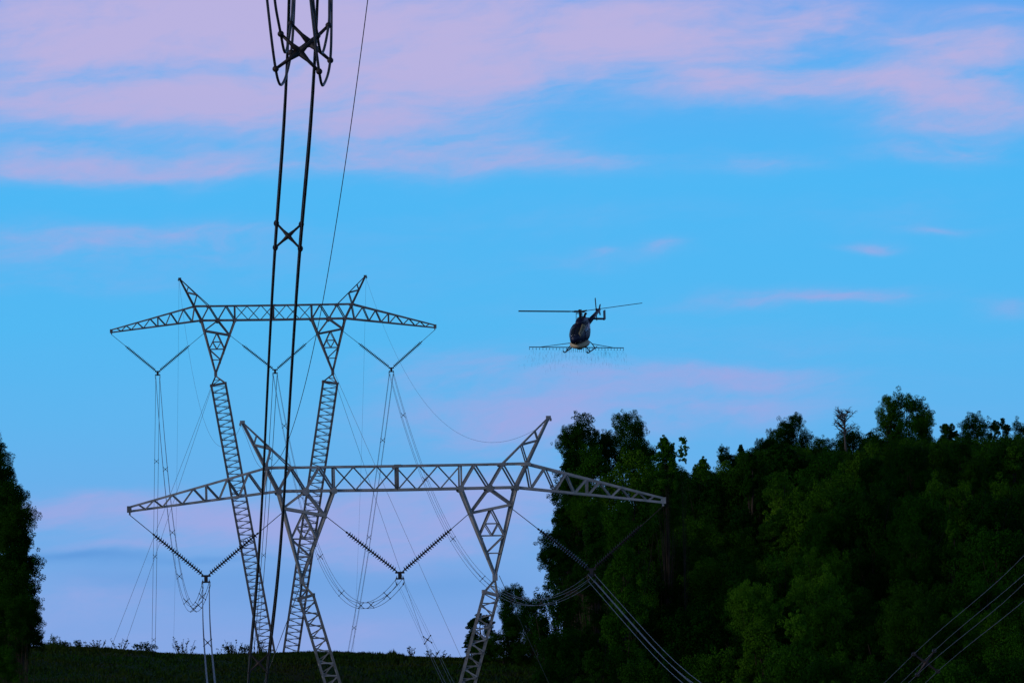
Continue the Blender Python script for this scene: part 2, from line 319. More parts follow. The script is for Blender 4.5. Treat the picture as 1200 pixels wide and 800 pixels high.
# ------------------------------------------------------------------ pylons
K = 16.56
def build_pylon(name, ref, yaw, mast_w, base_z, label, panel, vis_z, lace_w):
    """ref = world point on the pylon axis at crossarm tip level (local z 0)"""
    base = Vector((0, 0, base_z))
    root = empty(name, ref + base, yaw); tag(root, label, 'pylon', 'guyed v shaped lattice pylons of the power line')
    O = -base                                     # children are laid out with z 0 at the crossarm tip, root sits at the base
    def q(x, y, z): return Vector((x, y, z)) + O
    h = 1.05
    JZ = 1.2
    # ---- crossarm
    c = MB()
    for s in (-1, 1):
        for y in (-1, 1):
            c.angle(q(0, y * h, JZ), q(s * 8.4, y * h, JZ + .04), .17)
            c.angle(q(s * 8.4, y * h, JZ + .04), q(s * 18.9, y * .07, 0), .16)
            c.angle(q(0, y * h, 2.88), q(s * 9.2, y * h, 2.9), .13)
            c.angle(q(s * 9.2, y * h, 2.9), q(s * 18.9, y * .07, .30), .15)
    arm = c.build('crossarm', M[STEEL], root)
    def zb(x): x = abs(x); return JZ + .04 * min(x / 8.4, 1) if x < 8.4 else (JZ + .04) * (18.9 - x) / 10.5
    def zt(x): x = abs(x); return 2.88 if x < 9.2 else 2.9 - 2.6 * (x - 9.2) / 9.7
    def yh(x, top=False):
        x = abs(x); k = 9.2 if top else 8.4
        return h if x < k else h + (.07 - h) * (x - k) / (18.9 - k)
    def web(xb, xt, y, w, par=arm, nm='brace'):
        member(nm, q(xb, y * yh(xb), zb(xb)), q(xt, y * yh(xt, True), zt(xt)), w, par)
    for y in (-1, 1):
        for s in (-1, 1):
            for xb, xt in ((8.4, 7.5), (6.5, 7.5), (6.5, 5.5), (4.5, 5.5)): web(s * xb, s * xt, y, .13)
            web(s * 4.5, s * 4.5, y, .12, nm='post'); web(s * 13.5, s * 13.5, y, .11, nm='post')
            seq = [(8.4, 9.2), (9.5, 9.2), (9.5, 10.5), (11.2, 10.5), (11.2, 12.0), (12.6, 12.0), (12.6, 13.5), (13.6, 14.4), (15.2, 14.4), (15.2, 15.9), (16.6, 15.9), (16.6, 17.2), (17.8, 17.2), (17.8, 18.3)]
            for xb, xt in seq: web(s * xb, s * xt, y, .11)
        web(0, 0, y, .16, nm='post')
        for i in range(6):
            x0 = -4.5 + 1.5 * i
            if (i % 2 == 0) == (y < 0): web(x0 + 1.5, x0, y, .10)
            else: web(x0, x0 + 1.5, y, .10)
            # second diagonal of each pair of panels seen as the crossing lattice
    for s in (-1, 1):       # lacing between the front and the back chord
        xs = [0, 1.5, 3.0, 4.5, 5.5, 6.5, 7.5, 8.4, 9.8, 11.2, 12.6, 14.0, 15.4, 16.8, 18.0]
        for i in range(len(xs) - 1):
            sg = 1 if i % 2 else -1
            member('brace', q(s * xs[i], sg * yh(xs[i]), zb(xs[i])), q(s * xs[i + 1], -sg * yh(xs[i + 1]), zb(xs[i + 1])), .10, arm)
            if i < 8: member('brace', q(s * xs[i], sg * yh(xs[i], True), zt(xs[i])), q(s * xs[i + 1], -sg * yh(xs[i + 1], True), zt(xs[i + 1])), .08, arm)
        t = MB(); t.box(q(s * 18.95, 0, .14), (.32, .30, .46)); t.box(q(s * 18.92, 0, -.16), (.12, .16, .22)); t.build('tip_plate', M[STEEL], arm)
    for x in (-8.4, -6.5, -4.5, 4.5, 6.5, 8.4):
        for y in (-1, 1):
            t = MB(); R_ = .28 if abs(x) == 6.5 else .24
            t.tube([q(x, y * (h + .10), JZ - .02), q(x, y * (h + .125), JZ - .02)], R_, 8); t.build('gusset_plate', M[STEEL], arm)
    for x in (-9.2, -7.5, 0, 7.5, 9.2):
        for y in (-1, 1):
            t = MB(); t.box(q(x, y * (h + .09), 2.86), (.5, .03, .22)); t.build('gusset_plate', M[STEEL], arm)
    # ---- earth wire peaks
    for s in (-1, 1):
        ap = Vector((s * 10.86, 0, 6.12))
        pk = MB()
        for y in (-1, 1):
            pk.angle(q(s * 8.4, y * h, JZ), q(s * 10.86, y * .05, 6.12), .17)
            pk.angle(q(s * 7.5, y * h, 2.9), q(s * 10.80, y * .05, 6.1), .09)
        pk.box(q(s * 10.86, 0, 6.16), (.34, .30, .22)); pk.box(q(s * 11.02, 0, 6.0), (.12, .3, .2))
        peak = pk.build('earth_wire_peak', M[STEEL], root)
        def outer(t, y): return q(s * (8.4 + (10.86 - 8.4) * t), y * (h + (.05 - h) * t), JZ + (6.12 - JZ) * t)
        def inner(t, y): return q(s * (7.5 + 3.3 * t), y * (h + (.05 - h) * t), 2.9 + 3.2 * t)
        for y in (-1, 1):
            member('brace', outer(.35, y), inner(0.0, y), .15, peak)
            member('brace', outer(.35, y), inner(.42, y), .10, peak)
            member('brace', outer(.68, y), inner(.42, y), .15, peak)
            member('brace', outer(.68, y), inner(.72, y), .09, peak)
        for tt in (.35, .68): member('brace', outer(tt, -1), outer(tt, 1), .09, peak)
        member('brace', inner(.42, -1), inner(.42, 1), .09, peak)
    # ---- V heads and masts
    AX, AZ = 6.85, -5.0
    TX, TZ = 6.55, -6.25
    for s in (-1, 1):
        vh = MB()
        def lo(t, y): return q(s * (8.4 + (AX - 8.4) * t), y * (h + (.10 - h) * t), JZ + (AZ - JZ) * t)      # outer leg
        def li(t, y): return q(s * (4.5 + (AX - 4.5) * t), y * (h + (.10 - h) * t), JZ + (AZ - JZ) * t)      # inner leg
        for y in (-1, 1):
            vh.angle(lo(0, y), lo(1, y), .17); vh.angle(li(0, y), li(1, y), .19)
        vh.box(q(s * AX, 0, AZ - .08), (.34, .42, .5))
        head = vh.build('v_head', M[STEEL], root)
        for y in (-1, 1):
            member('brace', q(s * 6.5, y * h, JZ), lo(.19, y), .14, head)
            member('brace', q(s * 6.5, y * h, JZ), li(.28, y), .14, head)
            member('brace', lo(.19, y), li(.28, y), .20, head)
            mid = (lo(.19, y) + li(.28, y)) / 2
            member('brace', mid, lo(.54, y), .09, head); member('brace', mid, li(.54, y), .11, head)
            a, b = lo(.54, y), li(.54, y)
            member('brace', a, b, .09, head)
            m1, m2 = mid.lerp(a, .55), mid.lerp(b, .55)
            member('brace', m1, m2, .07, head); bm = (a + b) / 2
            member('brace', m1, bm, .07, head); member('brace', m2, bm, .07, head)
            member('brace', lo(.54, y), li(.74, y), .11, head)
            member('brace', lo(.74, y), li(.74, y), .08, head)
        for t in (.19, .54, .74): member('brace', lo(t, -1), lo(t, 1), .08, head)
        for t in (.28, .54, .74): member('brace', li(t, -1), li(t, 1), .08, head)
        for t in (.28, .60, .78):
            b = MB(); b.box(li(t, -1) + Vector((0, -.06, 0)), (.2, .05, .45)); b.build('splice_plate', M[STEEL], head)
        # mast
        w = mast_w / 2
        top = q(s * TX, 0, TZ); bot = q(s * .35, 0, base_z + 1.2)
        ax = (bot - top).normalized(); Ln = (bot - top).length
        ux = Vector((0, 1, 0)).cross(ax).normalized()
        if ux.x < 0: ux = -ux
        uy = Vector((0, 1, 0))
        def corner(d, i, j):
            k = 1.0 if d < Ln - 4 else 1 - .8 * (d - Ln + 4) / 4
            return top + ax * d + ux * (i * w * k) + uy * (j * w * k)
        mm = MB()
        for i in (-1, 1):
            for j in (-1, 1):
                mm.angle(corner(0, i, j), corner(Ln - 4, i, j), .13 if mast_w < 1.3 else .16); mm.angle(corner(Ln - 4, i, j), corner(Ln, i, j), .13)
                mm.angle(q(s * AX, j * .1, AZ - .25), corner(0, i, j), .12)
        for j in (-1, 1): mm.angle(corner(0, -1, j), corner(0, 1, j), .2)
        for i in (-1, 1): mm.angle(corner(0, i, -1), corner(0, i, 1), .2)
        mm.box(corner(0, -1, 0), (.28, mast_w, .3)); mm.box(corner(0, 1, 0), (.2, mast_w, .24))
        mast = mm.build('mast', M[STEEL], root)
        pp = (q(s * AX, -.1, AZ - .25) + corner(0, -s, -1)) / 2
        member('brace', pp, corner(0, s, -1), .09, mast); member('brace', pp, (q(s * AX, -.1, AZ - .25) + corner(0, s, -1)) / 2, .08, mast)
        n = int((Ln - 4.2) / panel); low = MB(); cnt = 0
        for k in range(n):
            d0 = .15 + k * panel; d1 = d0 + panel * .55; d2 = d0 + panel
            faces = [((-1, -1), (1, -1), 0), ((1, 1), (-1, 1), .45), ((-1, 1), (-1, -1), 0), ((1, -1), (1, 1), .45)]
            for fi, (a, b, ph) in enumerate(faces):
                o_ = ph * panel; A0, B1, A2 = corner(d0 + o_, *a), corner(d0 + o_ + panel * .28, *b), corner(d2 + o_, *a)
                vis = A0.z + base_z > vis_z and fi < 2
                if vis and cnt < 290:
                    member('brace', A0, B1, lace_w, mast); member('brace', B1, A2, lace_w, mast); cnt += 2
                else:
                    low.angle(A0, B1, lace_w); low.angle(B1, A2, lace_w)
        tag(low.build('lacing', M[STEEL], mast), kind='stuff')
    # footing
    f = MB(); f.tube([q(0, 0, base_z - 1.2), q(0, 0, base_z + .5)], [1.1, .8], 12); f.box(q(0, 0, base_z + .85), (1.3, .7, .7)); f.build('footing', M[STEEL], root)
    def W(x, z, y=0.0): return root.matrix_basis @ Vector((x, y, z - base_z))
    root.rotation_euler = (0, 0, yaw)
    Rm = Matrix.Rotation(yaw, 4, 'Z')
    return root, (lambda x, z, y=0.0: ref + Rm @ Vector((x, y, z)))

near_ref = P(465.5, 593.6, 538); far_ref = P(320.5, 386.6, 888)
def gz(v): return ground_z(v.x, v.y)
near_bz = -29.2
far_bz = -45.0
YAW = math.radians(5.0)
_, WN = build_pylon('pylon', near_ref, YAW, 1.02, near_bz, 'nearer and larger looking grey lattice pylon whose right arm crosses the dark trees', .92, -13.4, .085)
STEEL = 'shaded_steel'  # far pylon takes the steel copy with shade in its colour
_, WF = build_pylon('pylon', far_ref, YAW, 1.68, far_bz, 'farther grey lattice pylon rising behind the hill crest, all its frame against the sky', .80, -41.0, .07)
print('near base', near_ref.z + near_bz, gz(near_ref), 'far base', far_ref.z + far_bz, gz(far_ref))

# ------------------------------------------------------------------ insulators
YZ = -4.62
def disc_string_mesh(Ls):
    n = int(Ls / .19); prof = [(0, .03)]
    for i in range(n):
        z = .06 + i * (Ls - .12) / n; st = (Ls - .12) / n
        prof += [(z, .045), (z + st * .30, .11), (z + st * .42, .20), (z + st * .62, .19), (z + st * .68, .045)]
    prof.append((Ls, .03)); b = MB(); s = 8
    for z, r in prof:
        for j in range(s): a = 2 * math.pi * j / s; b.v.append((r * math.cos(a), r * math.sin(a), z))
    b.f = [(i * s + j, i * s + (j + 1) % s, (i + 1) * s + (j + 1) % s, (i + 1) * s + j) for i in range(len(prof) - 1) for j in range(s)]
    return b.mesh('insulator_string', M['disc'])
DISC = disc_string_mesh(4.35)
def v_string(Wf, xc, a1, a2, label):
    c = Wf(xc, YZ); root = empty('v_string_insulator', c, YAW); tag(root, label, 'insulator', 'v shaped insulator strings under the pylon crossarms')
    inv = (Matrix.Translation(c) @ Matrix.Rotation(YAW, 4, 'Z')).inverted()
    for s, (ax, az) in ((-1, a1), (1, a2)):
        e0 = inv @ Wf(xc + s * .20, YZ + .05); e1 = inv @ Wf(ax, az); d = (e1 - e0); u = d.normalized()
        o = bpy.data.objects.new('insulator_string', DISC); link(o, root)
        o.matrix_local = Matrix.Translation(e0 + u * .1) @ u.to_track_quat('Z', 'Y').to_matrix().to_4x4()
        r = MB(); r.tube([e0, e0 + u * .10, e0 + u * .12, e0 + u * 4.40, e0 + u * 4.45, e0 + u * 4.55, e0 + u * 4.6, e1], [.05, .05, .02, .02, .08, .08, .03, .03], 6); r.build('hanger_rod', M['dark_steel'], root)
    y = MB(); y.box((0, 0, -.02), (.66, .05, .14)); y.box((0, 0, -.26), (.26, .06, .40)); y.box((0, 0, -.46), (.60, .05, .10)); y.build('yoke_plate', M['dark_steel'], root)
    for sx in (-1, 1):
        for z in (-.42, -.86):
            k = MB(); k.tube([(sx * .23, -.22, z - .03), (sx * .23, 0, z + .02), (sx * .23, .22, z - .03)], [.035, .06, .035], 6); k.box((sx * .23, 0, z + .09), (.03, .05, .16)); k.build('suspension_clamp', M['dark_steel'], root)
        h_ = MB(); h_.tube([(sx * .30, 0, -.46), (sx * .31, 0, -.7), (sx * .24, 0, -.86)], .02, 5); h_.build('link_rod', M['dark_steel'], root)
    return c
VL, VM, VR = -13.62, 0.1, 13.72
lb = {'L': 'left hand', 'M': 'middle', 'R': 'right hand'}
for Wf, tn in ((WN, 'nearer pylon'), (WF, 'farther pylon')):
    v_string(Wf, VL, (-18.9, -.28), (-8.0, -.15), f'v shaped dark insulator pair hanging under the left arm of the {tn}')
    v_string(Wf, VM, (-5.1, -.55), (5.1, -.55), f'v shaped dark insulator pair hanging between the two masts of the {tn}')
    v_string(Wf, VR, (8.0, -.15), (18.9, -.28), f'v shaped dark insulator pair hanging under the right arm of the {tn}')

# ------------------------------------------------------------------ conductors
def spacer_mesh():
    b = MB(); h = .228
    b.ball((0, 0, 0), .055, 8, 5, (1, .6, 1))
    for sx in (-1, 1):
        for sz in (-1, 1):
            b.tube([(0, 0, 0), (sx * h * .45, 0, sz * h * .45), (sx * h * .95, 0, sz * h * .95)], [.046, .025, .021], 6)
            b.tube([(sx * h, -.055, sz * h), (sx * h, .055, sz * h)], .05, 8)
            b.box((sx * h * .93, 0, sz * h * .93 - .0), (.05, .07, .05))
    return b.mesh('spacer', M['dark_steel'], False)
SPACER = spacer_mesh()
HB = .228
def frame_at(f, y, tilt=0.0):
    e = .5; p = f(y); a = f(y - e); b = f(y + e)
    t = Vector((b[0] - a[0], 2 * e, b[1] - a[1])).normalized()
    u = Vector((1, 0, 0)) - t * t.x; u.normalize(); w = u.cross(t); 
    if tilt: 
        R = Matrix.Rotation(tilt, 3, t); u = R @ u; w = R @ w
    return Vector((p[0], y, p[1])), t, u, w
def bundle(label, f, y0, y1, spacers, n=60, r=.019, tilt=0.0, pow_=1.0):
    root = empty('conductor_bundle', Vector((f(y0)[0], y0, f(y0)[1]))); tag(root, label, 'power cable', 'four wire conductor bundles of the power line')
    O = root.location.copy()
    ys = [y0 + (y1 - y0) * (i / n) ** pow_ for i in range(n + 1)]
    for sx in (-1, 1):
        for sz in (-1, 1):
            pts = []
            for y in ys:
                p, t, u, w = frame_at(f, y, tilt); pts.append(p + u * (sx * HB) + w * (sz * HB) - O)
            m = MB(); m.tube(pts, r, 6); m.build('conductor', M['cable'], root, True)
    for y in spacers:
        p, t, u, w = frame_at(f, y, tilt)
        R = Matrix((u, t, w)).transposed().to_4x4()
        o = bpy.data.objects.new('spacer', SPACER); link(o, root); o.matrix_local = Matrix.Translation(p - O) @ R
    return root
def attach(Wf, xc): return Wf(xc, YZ - .65)
def wp(Wf, xc, pts):
    """spline from a suspension point through points given at their distance"""
    a = attach(Wf, xc); rows = [(a.y, a.x, a.z)]
    for q in pts: rows.append((q.y, q.x, q.z))
    rows.sort(); return nspline([r[0] for r in rows], [r[1:] for r in rows]), a.y
def V3(px, D, z): v = P(px, 780, D); return Vector((v.x, D, z))
# camera side of the near pylon
f, ya = wp(WN, VL, [P(243, 748, 482), P(248, 806, 446), V3(262, 330, -4.5), V3(287, 240, -4.5), P(303, 780, 189), P(319, 600, 161), P(338, 275, 138.5), P(350, 120, 128.5), P(355.5, 0, 122.5), P(361, -260, 112)])
bundle('thick black cable bundle crossing the picture from top to bottom in front of both pylons', f, ya, 112, [479, 400, 330, 260, 188.2, 138.6], 160, .024, math.radians(3), .8)
f_left = f
f, ya = wp(WN, VM, [P(501, 749, 479), P(526, 801, 441), V3(640, 330, -5), V3(850, 230, -3.5), P(1060, 800, 171), P(1085, 776, 166.5), P(1195, 683, 147), P(1420, 400, 112)])
bundle('thin pale cable bundle climbing out of the bottom right corner over the dark trees', f, ya, 112, [479, 400, 300, 230, 166.5], 120, .007, math.radians(-8), .85)
f, ya = wp(WN, VR, [P(742, 732, 489), P(811, 800, 432), V3(1010, 330, -4), V3(1500, 190, -3), V3(2500, 112, 5)])
bundle('pale cable bundle dropping across the dark trees from the right arm of the nearer pylon', f, ya, 112, [400, 300, 200], 90, .019)
# between the pylons
for xc, lab, sp in ((VL, 'left', (556, 578, 607, 650, 700, 755, 815)), (VM, 'middle', (562, 595, 617, 665, 725, 790, 850)), (VR, 'right', (567, 600, 640, 690, 745, 805, 858))):
    a, b = attach(WN, xc), attach(WF, xc)
    bundle(f'thin sagging cable bundle strung between the {lab} insulators of the two pylons', sagspan(a, b, 3.45e-4), a.y, b.y, sp, 60, .018)
# beyond the far pylon
for xc, px, lab, sp in ((VL, 180, 'left', (925, 978, 1040)), (VM, 300, 'middle', (925, 978, 1040)), (VR, 411, 'right', (918, 968, 1030))):
    a = attach(WF, xc); e = P(px, 757, 1046); k = (1300 - a.y) / (1046 - a.y)
    X2 = 152 + (px - 152) * 1046 / 1300
    end = Vector((P(X2, 757, 1300).x, 1300, -11))
    rows = [(a.y, a.x, a.z), (1046, e.x, e.z), (1300, end.x, end.z)]
    c = np.polyfit([r[0] for r in rows], [r[2] for r in rows], 2); cx = np.polyfit([r[0] for r in rows], [r[1] for r in rows], 2)
    bundle(f'faint cable bundle falling from the {lab} insulator of the farther pylon to behind the crest', (lambda y, c=c, cx=cx: np.array((np.polyval(cx, y), np.polyval(c, y)))), a.y, 1300, sp, 40, .018)
# jumper loop hanging from the strain pylon above the frame
def jumper():
    root = empty('jumper_loop', P(355, 60, 95)); O = root.location.copy()
    tag(root, 'loops of black cable with two cross shaped spacers hanging in at the top edge', 'jumper cable', None)
    paths = [[(300, -260, 92.6), (307, -80, 93.2), (313, 0, 93.6), (323, 81, 94), (332, 97, 94.8), (341, 62, 95.5), (345, 0, 96), (350, -120, 96.6), (361, -330, 99)],
             [(312, -260, 92.6), (318, -80, 93.2), (322, 0, 93.6), (329, 40, 94), (335, 61, 94.8), (341, 28, 95.5), (343, 0, 96), (348, -120, 96.6), (358, -330, 99)],
             [(352, -260, 92.6), (359, -80, 93.2), (364, 0, 93.6), (374, 84, 94), (380, 98, 94.8), (387, 71, 95.5), (388.5, 0, 96), (391, -120, 96.6), (398, -330, 99)],
             [(358, -260, 92.6), (364, -80, 93.2), (367, 0, 93.6), (372, 42, 94), (378, 62, 94.8), (385, 30, 95.5), (386, 0, 96), (389, -120, 96.6), (396, -330, 99)]]
    for pth in paths:
        pts = [P(*p) for p in pth]; ts = list(range(len(pts))); sf = nspline(ts, [tuple(p) for p in pts])
        m = MB(); m.tube([Vector(sf(t)) - O for t in np.linspace(0, len(pts) - 1, 90)], .0175, 8); m.build('jumper_wire', M['cable'], root, True)
    for quad, off in (([(323, 81, 94), (329, 40, 94), (374, 84, 94), (372, 42, 94)], (351, 61, 94)), ([(341, 62, 95.5), (341, 28, 95.5), (387, 71, 95.5), (385, 30, 95.5)], (363.5, 51, 95.5))):
        c = P(*off) - O; s = MB(); s.ball(c, .05, 8, 5, (1.3, .7, 1))
        for qd in quad:
            e = P(*qd) - O; s.tube([c, c.lerp(e, .45), e], [.050, .024, .020], 7); s.ball(e, .042, 8, 5, (1, 1.5, 1))
        s.build('spacer', M['dark_steel'], root, True)
jumper()
# earth wires
def wire(label, f, y0, y1, r, n=60):
    p0 = f(y0); O = Vector((p0[0], y0, p0[1])); m = MB()
    m.tube([Vector((f(y)[0], y, f(y)[1])) - O for y in np.linspace(y0, y1, n)], r, 5)
    o = m.build('earth_wire', M['cable'], None, True); o.location = O
    tag(o, label, 'wire', 'earth wires along the pylon peaks'); return o
PZ = 5.95
pkL, pkR, fpL, fpR = WN(-10.95, PZ), WN(10.95, PZ), WF(-10.95, PZ), WF(10.95, PZ)
rows = [(pkL.y, pkL.x, pkL.z)] + [(v.y, v.x, v.z) for v in (P(289, 513, 500), P(304, 546, 430), P(324, 541, 362), P(343, 501, 306), P(378, 355, 245), P(405, 190, 212), P(431, 0, 187), P(475, -360, 160))]
rows.sort(); fs = nspline([r[0] for r in rows], [r[1:] for r in rows])
wire('long thin wire from the top edge down to the left peak of the nearer pylon', fs, pkL.y, 160, .0125, 90)
wire('faint thin wire sagging between the left peaks of the two pylons', sagspan(pkL, fpL, 2.6e-4), pkL.y, fpL.y, .011)
wire('faint thin wire sagging between the right peaks of the two pylons', sagspan(pkR, fpR, 2.6e-4), pkR.y, fpR.y, .011)
for pk, px, lab in ((fpL, 194, 'left'), (fpR, 396, 'right')):
    e = P(px, 757, 1050); c = np.polyfit([pk.y, 1050, 1300], [pk.z, e.z, -8], 2); cx = np.polyfit([pk.y, 1300], [pk.x, P(px - 5, 757, 1300).x], 1)
    wire(f'barely visible wire falling from the {lab} peak of the farther pylon to behind the crest', (lambda y, c=c, cx=cx: np.array((np.polyval(cx, y), np.polyval(c, y)))), pk.y, 1300, .010, 30)
# guy wires
def guy(label, p0, p1, r):
    m = MB(); p0 = Vector(p0); p1 = Vector(p1); N_ = 10; sag = (p1 - p0).length * .004
    m.tube([(p0.lerp(p1, i / N_) - p0) - Vector((0, 0, sag * 4 * (i / N_) * (1 - i / N_))) for i in range(N_ + 1)], r, 5)
    o = m.build('guy_wire', M['guy'], None, True); o.location = p0; tag(o, label, 'guy wire', 'guy wires staying the pylon masts')
def down(px0, py0, D0, px1, py1, D1):
    a, b = P(px0, py0, D0), P(px1, py1, D1); d = b - a; t = 1.0
    for _ in range(400):
        p = a + d * t
        if p.z < ground_z(p.x, p.y): break
        t += .02
    return a, p
for lab, args in (('outermost guy wire slanting down left from the farther pylon', (252.5, 440, 888, 131, 755, 868)),
                  ('inner guy wire slanting down left from the farther pylon', (251.5, 444, 888, 146, 755, 908)),
                  ('outermost guy wire slanting down right from the farther pylon', (392, 437, 888, 540, 768, 868)),
                  ('inner guy wire slanting down right from the farther pylon', (392, 444, 888, 505, 770, 908))):
    guy(lab, *down(*args), .019)
for lab, args in (('guy wire slanting down right from the nearer pylon over the dark trees', (585, 674, 538, 645, 800, 560)),
                  ('guy wire slanting down left from the nearer pylon over the grassy hill', (353, 683, 538, 310.5, 792, 560))):
    guy(lab, *down(*args), .024)

# ------------------------------------------------------------------ trees
def crown_mesh(name, kind, seed, m, n=44000, leaf=.21):
    """unit tree: height 1 overall maps to metres H0 so leaf sizes stay real"""
    r = np.random.default_rng(seed)
    H, Wd = {'round': (16, 12), 'column': (22, 8), 'open': (18, 10), 'broad': (15, 15), 'spire': (18, 7), 'bush': (3.0, 3.4)}[kind]
    nl = {'round': 54, 'column': 56, 'open': 26, 'broad': 44, 'spire': 34, 'bush': 14}[kind]
    lo = {'round': .22, 'column': .06, 'open': .22, 'broad': .22, 'spire': .12, 'bush': .1}[kind]
    cs, rs = [], []
    while len(cs) < nl:
        t = r.uniform(0, 1); a = r.uniform(0, 2 * math.pi)
        if kind in ('round', 'broad', 'bush'): env = math.sin(math.pi * (0.12 + .80 * t)) ** .6
        elif kind == 'column': env = (.75 + .25 * math.sin(t * 9 + seed)) * (1 if t < .8 else math.sqrt(max(0, (1 - t) / .2)) * .9 + .1)
        elif kind == 'open': env = math.sin(math.pi * (.2 + .72 * t)) ** .8
        else: env = (1 - t) ** .8 + .05
        rad = Wd / 2 * env * math.sqrt(r.uniform(.15, 1)) * (1 + .18 * math.sin(3 * a + seed))
        z = H * (lo + (1 - lo) * t) * .95
        lr = (Wd * {'open': .13, 'spire': .15, 'column': .19, 'bush': .2}.get(kind, .165)) * r.uniform(.7, 1.4)
        cs.append((rad * math.cos(a), rad * math.sin(a), z - lr * .3)); rs.append(lr)
    cs = np.array(cs); rs = np.array(rs)
    # sub-lobes give the outline its uneven edge
    sub = 7; k = r.integers(0, nl, nl * sub); d = r.normal(size=(nl * sub, 3)); d /= np.linalg.norm(d, axis=1)[:, None]
    sc_ = cs[k] + d * (rs[k] * r.uniform(.6, 1.25, nl * sub))[:, None]; sr = rs[k] * r.uniform(.22, .5, nl * sub)
    C = np.vstack([cs, sc_]); Rr = np.concatenate([rs * .8, sr])
    wgt = Rr ** 2; wgt /= wgt.sum(); k = r.choice(len(C), n, p=wgt)
    d = r.normal(size=(n, 3)); d /= np.linalg.norm(d, axis=1)[:, None]; d[:, 2] *= .8
    pos = C[k] + d * (Rr[k] * r.uniform(.35, 1.08, n) ** .5)[:, None]
    top_ = np.quantile(pos[:, 2], .9995); rad_ = np.quantile(np.abs(pos[:, 0]), .995); pos *= np.array((Wd / 2 / rad_, Wd / 2 / rad_, H / top_)); cs = cs * np.array((Wd / 2 / rad_, Wd / 2 / rad_, H / top_))
    # leaf orientation: mostly facing outward and up
    nrm = d + r.normal(size=(n, 3)) * .6 + np.array((0, 0, .35)); nrm /= np.linalg.norm(nrm, axis=1)[:, None]
    u = np.cross(nrm, r.normal(size=(n, 3))); u /= np.linalg.norm(u, axis=1)[:, None]; v = np.cross(nrm, u)
    s = leaf * r.uniform(.55, 1.35, n)[:, None]
    V = np.empty((n, 4, 3)); V[:, 0] = pos - u * s * .62; V[:, 1] = pos + v * s * .36 + nrm * s * .08; V[:, 2] = pos + u * s * .62; V[:, 3] = pos - v * s * .36 + nrm * s * .08
    me = bpy.data.meshes.new(name); me.vertices.add(n * 4); me.vertices.foreach_set('co', V.reshape(-1))
    me.loops.add(n * 4); me.loops.foreach_set('vertex_index', np.arange(n * 4, dtype=np.int32))
    me.polygons.add(n); me.polygons.foreach_set('loop_start', np.arange(0, n * 4, 4, dtype=np.int32)); me.polygons.foreach_set('loop_total', np.full(n, 4, dtype=np.int32))
    me.materials.append(m); me.update(calc_edges=True)
    # trunk and limbs
    t = MB(); lean = [(r.normal() * .02 * H * q, r.normal() * .02 * H * q, H * q) for q in (0, .25, .5, .75, .93)]; lean[0] = (0, 0, -.6)
    tr = .022 * H
    t.tube(lean, [tr, tr * .75, tr * .5, tr * .28, tr * .08], 7)
    for i in range(min(nl, 22)):
        c = Vector(cs[i]); z0 = max(c.z * .55, H * .1); q0 = Vector((0, 0, z0)); mid = q0.lerp(c, .5) + Vector((0, 0, -.04 * H + .0))
        t.tube([q0, mid, c, c + (c - mid).normalized() * rs[i] * .7], [tr * .35, tr * .22, tr * .1, tr * .04], 5, False)
    return me, t.mesh('trunk', M['bark'], True), H, Wd
PROTO = {}
def proto(kind, seed, mk, **kw):
    key = (kind, seed, mk)
    if key not in PROTO: PROTO[key] = crown_mesh('crown', kind, seed, M[mk], **kw)
    return PROTO[key]
def tree(kind, seed, mk, base, height, label, group=None, name='broadleaf_tree', rz=None, width=None, cat='tree', **kw):
    """height from the ground to the top; the crown keeps its own proportions for the width asked for"""
    cm, tm, H, Wd = proto(kind, seed, mk, **kw)
    e = empty(name, base, random.uniform(0, 6.28) if rz is None else rz)
    tag(e, label, cat, group)
    s = (width / Wd) if width else height / H; sz = min(s * (1.0 if not width else 1.08), height / H)
    t = link(bpy.data.objects.new('trunk', tm), e); t.scale = (s, s, height / H * .96)
    c = link(bpy.data.objects.new('crown', cm), e); c.scale = (s, s, sz); c.location.z = height - H * sz
    return e
def tree_at(px, ptop, D, kind, seed, mk, label, group=None, width=None, name='broadleaf_tree', **kw):
    """stand a tree on the terrain at distance D with its top at the photo height ptop"""
    v = P(px, ptop, D); g0 = ground_z(v.x, D)
    return tree(kind, seed, mk, Vector((v.x, D, g0 - .2)), v.z - g0 + .2, label, group, name, width=width, **kw)
def tree_span(pl, pr, ptop, D, kind, seed, mk, label, group=None, **kw):
    """the same with the crown reaching from photo column pl to pr"""
    return tree_at((pl + pr) / 2, ptop, D, kind, seed, mk, label, group, width=(pr - pl) / FPX * D, **kw)

